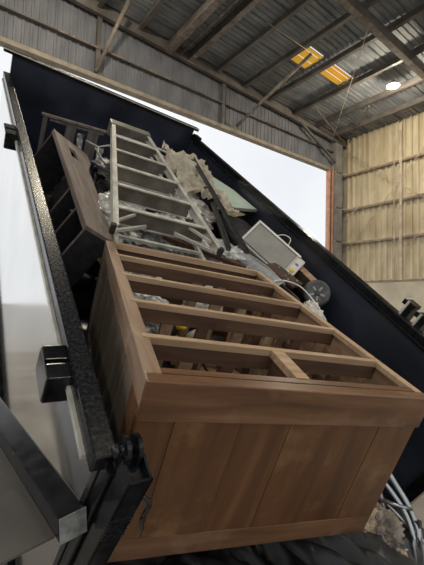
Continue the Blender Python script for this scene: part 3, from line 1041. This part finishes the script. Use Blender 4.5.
# plank and cart with a wheel
pk = thing('pine_plank', 'long brown plank with a pale edge lying along the right wall', 'plank', bedM((1.955, -3.95, -0.26), (0, -12, 2.0)))
box('plank_board', 'particle_board', pk, -0.02, 0.04, 0, 0.86, -0.10, 0.05)
box('plank_edge', 'raw_pine', pk, -0.02, 0.04, 0, 0.86, 0.051, 0.06)
ct = thing('hand_cart', 'broken hand cart with a brown plate, axle and black wheel by the right wall', 'cart', bedM((1.86, -3.96, -0.22), (0, 0, 18)))
Wm = Euler((0, math.pi / 2, 0)).to_matrix().to_4x4()
wm2 = Euler((math.radians(20), math.radians(-58), 0)).to_matrix().to_4x4()
wh = lathe('wheel', 'tyre_grey', ct, [(0.052, -0.028), (0.080, -0.034), (0.095, -0.025), (0.100, 0), (0.095, 0.025), (0.080, 0.034), (0.052, 0.028)], 28, wm2)
lathe('hub', 'plastic_dark', wh, [(0.012, 0.036), (0.022, 0.034), (0.022, 0.022), (0.054, 0.014), (0.054, -0.018), (0.02, -0.03)], 20, wm2)
for q in range(5):
    a = 2 * math.pi * q / 5
    bm = bmesh.new()
    add_bar(bm, (0.02 * math.cos(a), 0.02 * math.sin(a), 0.024), (0.056 * math.cos(a), 0.056 * math.sin(a), 0.024), 0.014, 0.012)
    bmesh.ops.transform(bm, matrix=wm2, verts=bm.verts[:])
    link('spoke', bm, 'grille_grey', wh)
ax_ = wm2 @ Vector((0, 0, -1))
tube('axle', 'dark_iron', ct, [ax_ * 0.02, ax_ * 0.34], 0.016, 8)
pl = box('cart_plate', 'particle_board', ct, -0.17, -0.01, 0.12, 0.40, -0.02, 0.0)
for x, y in ((-0.05, 0.16), (-0.05, 0.25), (-0.06, 0.34), (-0.13, 0.20)):
    lathe('bolt', 'chrome', pl, [(0.011, 0.0), (0.011, 0.006), (0.006, 0.009)], 8, Matrix.Translation((x, y, 0.0)))
bar('cart_frame', 'dark_iron', ct, (-0.20, 0.02, -0.05), (-0.16, 0.42, -0.04), 0.03, 0.03)

# mint board
mb = thing('mint_board', 'pale mint green board wedged against the right wall', 'board', bedM((0, 0, 0)))
bm = bmesh.new()
add_prism(bm, [(1.70, -2.84), (2.02, -2.76), (1.98, -2.35), (1.80, -1.95), (1.60, -2.0)], -0.148, -0.130)
link('board', bm, 'mint_board', mb)
bm = bmesh.new()
add_prism(bm, [(1.695, -2.855), (2.025, -2.770), (2.02, -2.76), (1.70, -2.84)], -0.155, -0.128)
link('board_edge', bm, 'plastic_grey', mb)
# grey mattress edge under the mint board
bm = blob_bm((0.20, 0.34, 0.12), 4.4, 0.12, 1.5, 0.05, 4)
o = link('dark_cushion', bm, 'tarp_charcoal', None, True)
o.matrix_world = bedM((1.80, -2.95, -0.34), (0, 0, 10))
tag(o, 'dark grey cushion under the mint green board', 'cushion')

# cream drop cloth
for i, (loc, rot, sz, sd, mt, lab) in enumerate((
        ((1.46, -2.32, -0.08), (6, 8, -8), (0.52, 0.85), 1.2, 'cream_cloth', 'crumpled cream drop cloth to the right of the ladder'),
        ((1.56, -2.72, -0.10), (-4, 14, -14), (0.24, 0.85), 5.9, 'cream_cloth', 'narrow twisted cream cloth beside the mint green board'))):
    bm = sheet_bm(sz[0], sz[1], 30, 40, sd, 0.07, 5.0, 0.005)
    o = link('drop_cloth', bm, mt, None, True)
    o.matrix_world = bedM(loc, rot)
    tag(o, lab, 'cloth', 'cream cloths in the load')
# black angle irons
for i, (a, b, lab) in enumerate((((1.60, -1.98, -0.03), (1.20, -3.80, -0.06), 'longer dark angle iron slanting from the cream cloth to the dresser'),
                                 ((1.36, -2.98, -0.08), (1.12, -3.72, -0.10), 'shorter dark angle iron lying along the longer one'))):
    t = thing('angle_iron', lab, 'steel bar', BED @ frame_of(a, b), 'dark angle irons')
    Lg = (Vector(b) - Vector(a)).length
    box('flange', 'dark_iron', t, -0.013, 0.013, 0, Lg, -0.004, 0.003)
    box('web', 'dark_iron', t, -0.013, -0.009, 0, Lg, 0.003, 0.026)
t = thing('bent_tube', 'bent silver tube beside the top of the step ladder', 'tube', bedM((1.22, -1.85, -0.10)))
tube('tube', 'aluminium', t, [(-0.05, 0.12, 0), (0.14, 0.10, 0), (0.26, -0.08, 0), (0.30, -0.25, -0.05)], 0.012, 8, True)
tube('tube', 'aluminium', t, [(-0.02, 0.02, -0.03), (0.12, 0.02, -0.03), (0.22, -0.14, -0.03)], 0.009, 8, True)

# crumpled clear films and white bags
films = (((0.62, -3.05, -0.34), (0.30, 0.30, 0.14), 'clear_film', 'crumpled clear plastic under the lower treads of the ladder'),
         ((0.98, -3.20, -0.36), (0.26, 0.30, 0.13), 'clear_film', 'crumpled clear plastic right of the ladder feet'),
         ((1.28, -3.48, -0.30), (0.17, 0.26, 0.12), 'clear_film', 'shiny crumpled plastic beside the angle irons'),
         ((0.56, -3.80, -0.40), (0.17, 0.14, 0.12), 'clear_film', 'clear plastic wrap in the far left bay of the dresser'),
         ((0.98, -3.90, -0.42), (0.17, 0.12, 0.12), 'white_film', 'white plastic bag in the far right bay of the dresser'),
         ((0.56, -4.05, -0.40), (0.16, 0.12, 0.11), 'clear_film', 'shiny plastic film in the middle left bay of the dresser'),
         ((1.70, -4.15, -0.34), (0.10, 0.20, 0.12), 'white_film', 'white plastic sack hanging beside the right side of the dresser'),
         ((1.30, -2.75, -0.26), (0.24, 0.30, 0.10), 'clear_film', 'shiny plastic under the right rail of the ladder'),
         ((0.86, -2.25, -0.30), (0.24, 0.30, 0.10), 'tarp_charcoal', 'dark bundle under the upper treads of the ladder'))
for i, (loc, rad, mt, lab) in enumerate(films):
    bm = blob_bm(rad, 1.7 + i * 2.3, 0.40, 2.6, 0.22, 5)
    o = link('plastic_film', bm, mt, None, True)
    o.matrix_world = bedM(loc, (0, 0, 25 * i))
    tag(o, lab, 'plastic bag' if 'white' in mt or 'clear' in mt else 'bundle', 'crumpled plastic in the load')
t = thing('cable_loop', 'looped white cable beside the dresser and the cart wheel', 'cable', bedM((1.62, -3.98, -0.24)))
tube('cord', 'white_film', t, [(-0.16, 0.10, 0.02), (-0.06, 0.12, 0.04), (0.06, 0.05, 0.05), (0.12, -0.08, 0.02), (0.13, -0.24, -0.02)], 0.005, 6, True)
bm = blob_bm((0.11, 0.03, 0.03), 8.2, 0.2, 1.6, 0.06, 4)
o = link('pink_cloth', bm, 'pink_cloth', None, True)
o.matrix_world = bedM((0.53, -3.80, -0.22), (0, 0, -12))
tag(o, 'pink folded cloth in the far left bay of the dresser', 'cloth')

# little things inside the dresser bays
t = thing('spray_bottle', 'small dark bottle with a bright yellow cap inside the dresser', 'bottle', bedM((0.60, -4.15, -0.42), (35, 10, 0)))
lathe('bottle_body', 'plastic_dark', t, [(0.03, 0), (0.034, 0.02), (0.034, 0.10), (0.014, 0.13), (0.014, 0.14)], 16)
lathe('cap', 'sticker_yellow', t, [(0.020, 0.14), (0.022, 0.15), (0.022, 0.175), (0.014, 0.185)], 16)
t = thing('white_jug', 'small white plastic jug beside the yellow capped bottle', 'jug', bedM((0.82, -4.13, -0.50), (35, 0, 0)))
lathe('jug_body', 'plastic_white', t, [(0.04, 0), (0.05, 0.02), (0.05, 0.11), (0.02, 0.15), (0.02, 0.17)], 16)
tube('jug_handle', 'plastic_white', t, [(0.03, 0.02, 0.14), (0.065, 0.02, 0.11), (0.05, 0.02, 0.06)], 0.008, 6, True)

# heap below: boards and dark sacks that carry the load
planks = (((0.50, -3.0, -0.60), 14, (0.14, 1.5), 'back_slat'), ((1.05, -2.7, -0.62), -12, (0.16, 1.6), 'inner_board'),
          ((1.50, -3.0, -0.55), 6, (0.12, 1.4), 'particle_board'), ((0.80, -2.0, -0.50), -30, (0.12, 1.2), 'grey_plank'),
          ((1.30, -1.4, -0.60), 24, (0.18, 1.2), 'bookcase_wood'), ((1.10, -3.52, -0.24), 62, (0.07, 0.62), 'inner_board'),
          ((0.80, -3.30, -0.22), 58, (0.08, 0.55), 'bookcase_wood'))
plab = ('under the bookcase', 'in the middle of the load', 'under the air conditioner', 'below the ladder top',
        'near the front wall', 'crossing below the ladder feet', 'crossing under the lowest ladder tread')
for i, (loc, rz, (wd, lg), mt) in enumerate(planks):
    t = thing('loose_board', 'loose brown board ' + plab[i], 'board', bedM(loc, (0, 4, rz)), 'loose boards in the load')
    box('board', mt, t, -wd / 2, wd / 2, -lg / 2, lg / 2, -0.012, 0.012, 0.002)
sacks = (((0.55, -3.9, -0.98), (0.42, 0.45, 0.30)), ((1.35, -3.9, -0.96), (0.50, 0.50, 0.34)), ((0.5, -2.9, -0.95), (0.42, 0.5, 0.34)),
         ((1.45, -2.9, -0.92), (0.48, 0.5, 0.36)), ((1.0, -2.1, -0.95), (0.6, 0.5, 0.34)), ((1.48, -1.7, -0.90), (0.40, 0.45, 0.38)),
         ((0.45, -1.95, -0.98), (0.38, 0.4, 0.28)), ((1.66, -4.35, -0.85), (0.27, 0.36, 0.40)), ((1.0, -1.50, -0.98), (0.6, 0.36, 0.24)),
         ((0.75, -4.75, -1.0), (0.5, 0.4, 0.26)), ((1.45, -4.75, -1.0), (0.45, 0.4, 0.28)))
slab = ('under the dresser on the left', 'under the dresser on the right', 'under the bookcase', 'under the air conditioner',
        'in the middle of the bed', 'by the right wall under the mint board', 'at the front left of the bed',
        'between the dresser and the right wall', 'against the front wall', 'at the tail under the dresser, left one',
        'at the tail under the dresser, right one')
for i, (loc, rad) in enumerate(sacks):
    bm = blob_bm(rad, 11 + i * 1.9, 0.22, 1.8, 0.10, 4, neck=0.12)
    o = link('rubbish_sack', bm, 'bag_black', None, True)
    o.matrix_world = bedM(loc, (0, 0, 40 * i))
    tag(o, 'black rubbish sack ' + slab[i], 'sack', 'black rubbish sacks')

# ================================================================== THE HEAP ON THE FLOOR BEHIND THE TAIL
heap = (((1.55, 1.05, 0.22), (0.52, 0.42, 0.38), 'tarp_charcoal', 'charcoal tarpaulin heap on the floor below the dresser'),
        ((2.05, 1.15, 0.20), (0.40, 0.34, 0.36), 'tarp_charcoal', 'charcoal tarpaulin bundle beside the metal frame'),
        ((1.05, 1.25, 0.22), (0.45, 0.40, 0.40), 'bag_black', 'black sack on the floor under the dresser edge'),
        ((2.30, 1.55, 0.22), (0.35, 0.32, 0.40), 'bag_black', 'black sack on the floor under the trailer tail'))
for i, (loc, rad, mt, lab) in enumerate(heap):
    bm = blob_bm(rad, 31 + i * 2.7, 0.20, 1.6, 0.10, 5)
    o = link('tarpaulin' if 'tarp' in mt else 'rubbish_sack', bm, mt, None, True)
    o.matrix_world = Matrix.Translation(loc) @ Euler((0, 0, 0.7 * i)).to_matrix().to_4x4()
    tag(o, lab, 'tarpaulin' if 'tarp' in mt else 'sack', 'heap behind the tail')
for i, (loc, rot, lab) in enumerate((((1.58, 1.00, 0.60), (28, 4, 32), 'folded charcoal tarpaulin edge draped over the heap under the dresser'),
                                     ((1.30, 1.22, 0.60), (24, -6, 28), 'folded dark tarpaulin fold under the middle of the dresser'))):
    bm = drape_bm(0.75, 0.55, 60, 30, 61 + i * 3)
    o = link('tarpaulin', bm, 'tarp_charcoal', None, True)
    o.matrix_world = Matrix.Translation(loc) @ Euler([math.radians(a) for a in rot]).to_matrix().to_4x4()
    tag(o, lab, 'tarpaulin', 'heap behind the tail')
rags = (((1.82, 1.02, 0.56), (0.10, 0.09, 0.11), 'rag_taupe', 'crumpled taupe rag on the heap below the dresser corner'),
        ((1.74, 1.08, 0.60), (0.10, 0.09, 0.11), 'rag_tan', 'crumpled tan rag tucked under the dresser corner'),
        ((1.80, 0.93, 0.46), (0.07, 0.06, 0.06), 'rag_tan', 'small tan rag in front of the taupe rag'))
for i, (loc, rad, mt, lab) in enumerate(rags):
    bm = blob_bm(rad, 51 + i * 3.1, 0.45, 2.4, 0.22, 5)
    o = link('crumpled_rag', bm, mt, None, True)
    o.matrix_world = Matrix.Translation(loc)
    tag(o, lab, 'rag', 'rags on the heap')
t = thing('rope', 'short tan rope hanging over the charcoal tarpaulin', 'rope')
tube('rope_strand', 'rope_tan', t, [(1.62, 1.42, 0.82), (1.63, 1.36, 0.70), (1.63, 1.24, 0.60), (1.64, 1.10, 0.50)], 0.014, 8, True)
# chrome tube frame
cf = thing('chrome_frame', 'tangled chrome tube frame of a folding chair by the trailer tail', 'chair frame', Matrix.Translation((2.0, 0.95, 0.0)))
tube('frame_tube', 'chrome', cf, [(-0.02, 0.20, 0.86), (0.01, 0.12, 0.74), (0.03, 0.03, 0.60), (0.01, -0.03, 0.44), (0.0, -0.04, 0.02)], 0.016, 8, True)
tube('frame_tube', 'chrome', cf, [(-0.06, 0.22, 0.80), (-0.03, 0.11, 0.70), (-0.02, 0.02, 0.58), (-0.04, -0.02, 0.42), (-0.06, -0.02, 0.02)], 0.013, 8, True)
tube('frame_tube', 'chrome', cf, [(-0.10, 0.20, 0.72), (-0.04, 0.07, 0.60), (0.03, -0.01, 0.50), (0.06, -0.05, 0.42)], 0.012, 8, True)
tube('frame_tube', 'chrome', cf, [(-0.09, 0.17, 0.80), (-0.08, 0.12, 0.62), (-0.10, 0.08, 0.40), (-0.12, 0.06, 0.02)], 0.014, 8, True)
tube('cross_tube', 'chrome', cf, [(0.03, 0.03, 0.62), (-0.03, 0.05, 0.64), (-0.09, 0.12, 0.66)], 0.010, 8)
tube('cross_tube', 'chrome', cf, [(0.01, -0.02, 0.46), (-0.06, 0.02, 0.46), (-0.10, 0.09, 0.48)], 0.010, 8)
box('joint_plate', 'dark_iron', cf, 0.015, 0.045, -0.015, 0.03, 0.52, 0.58, 0.004)
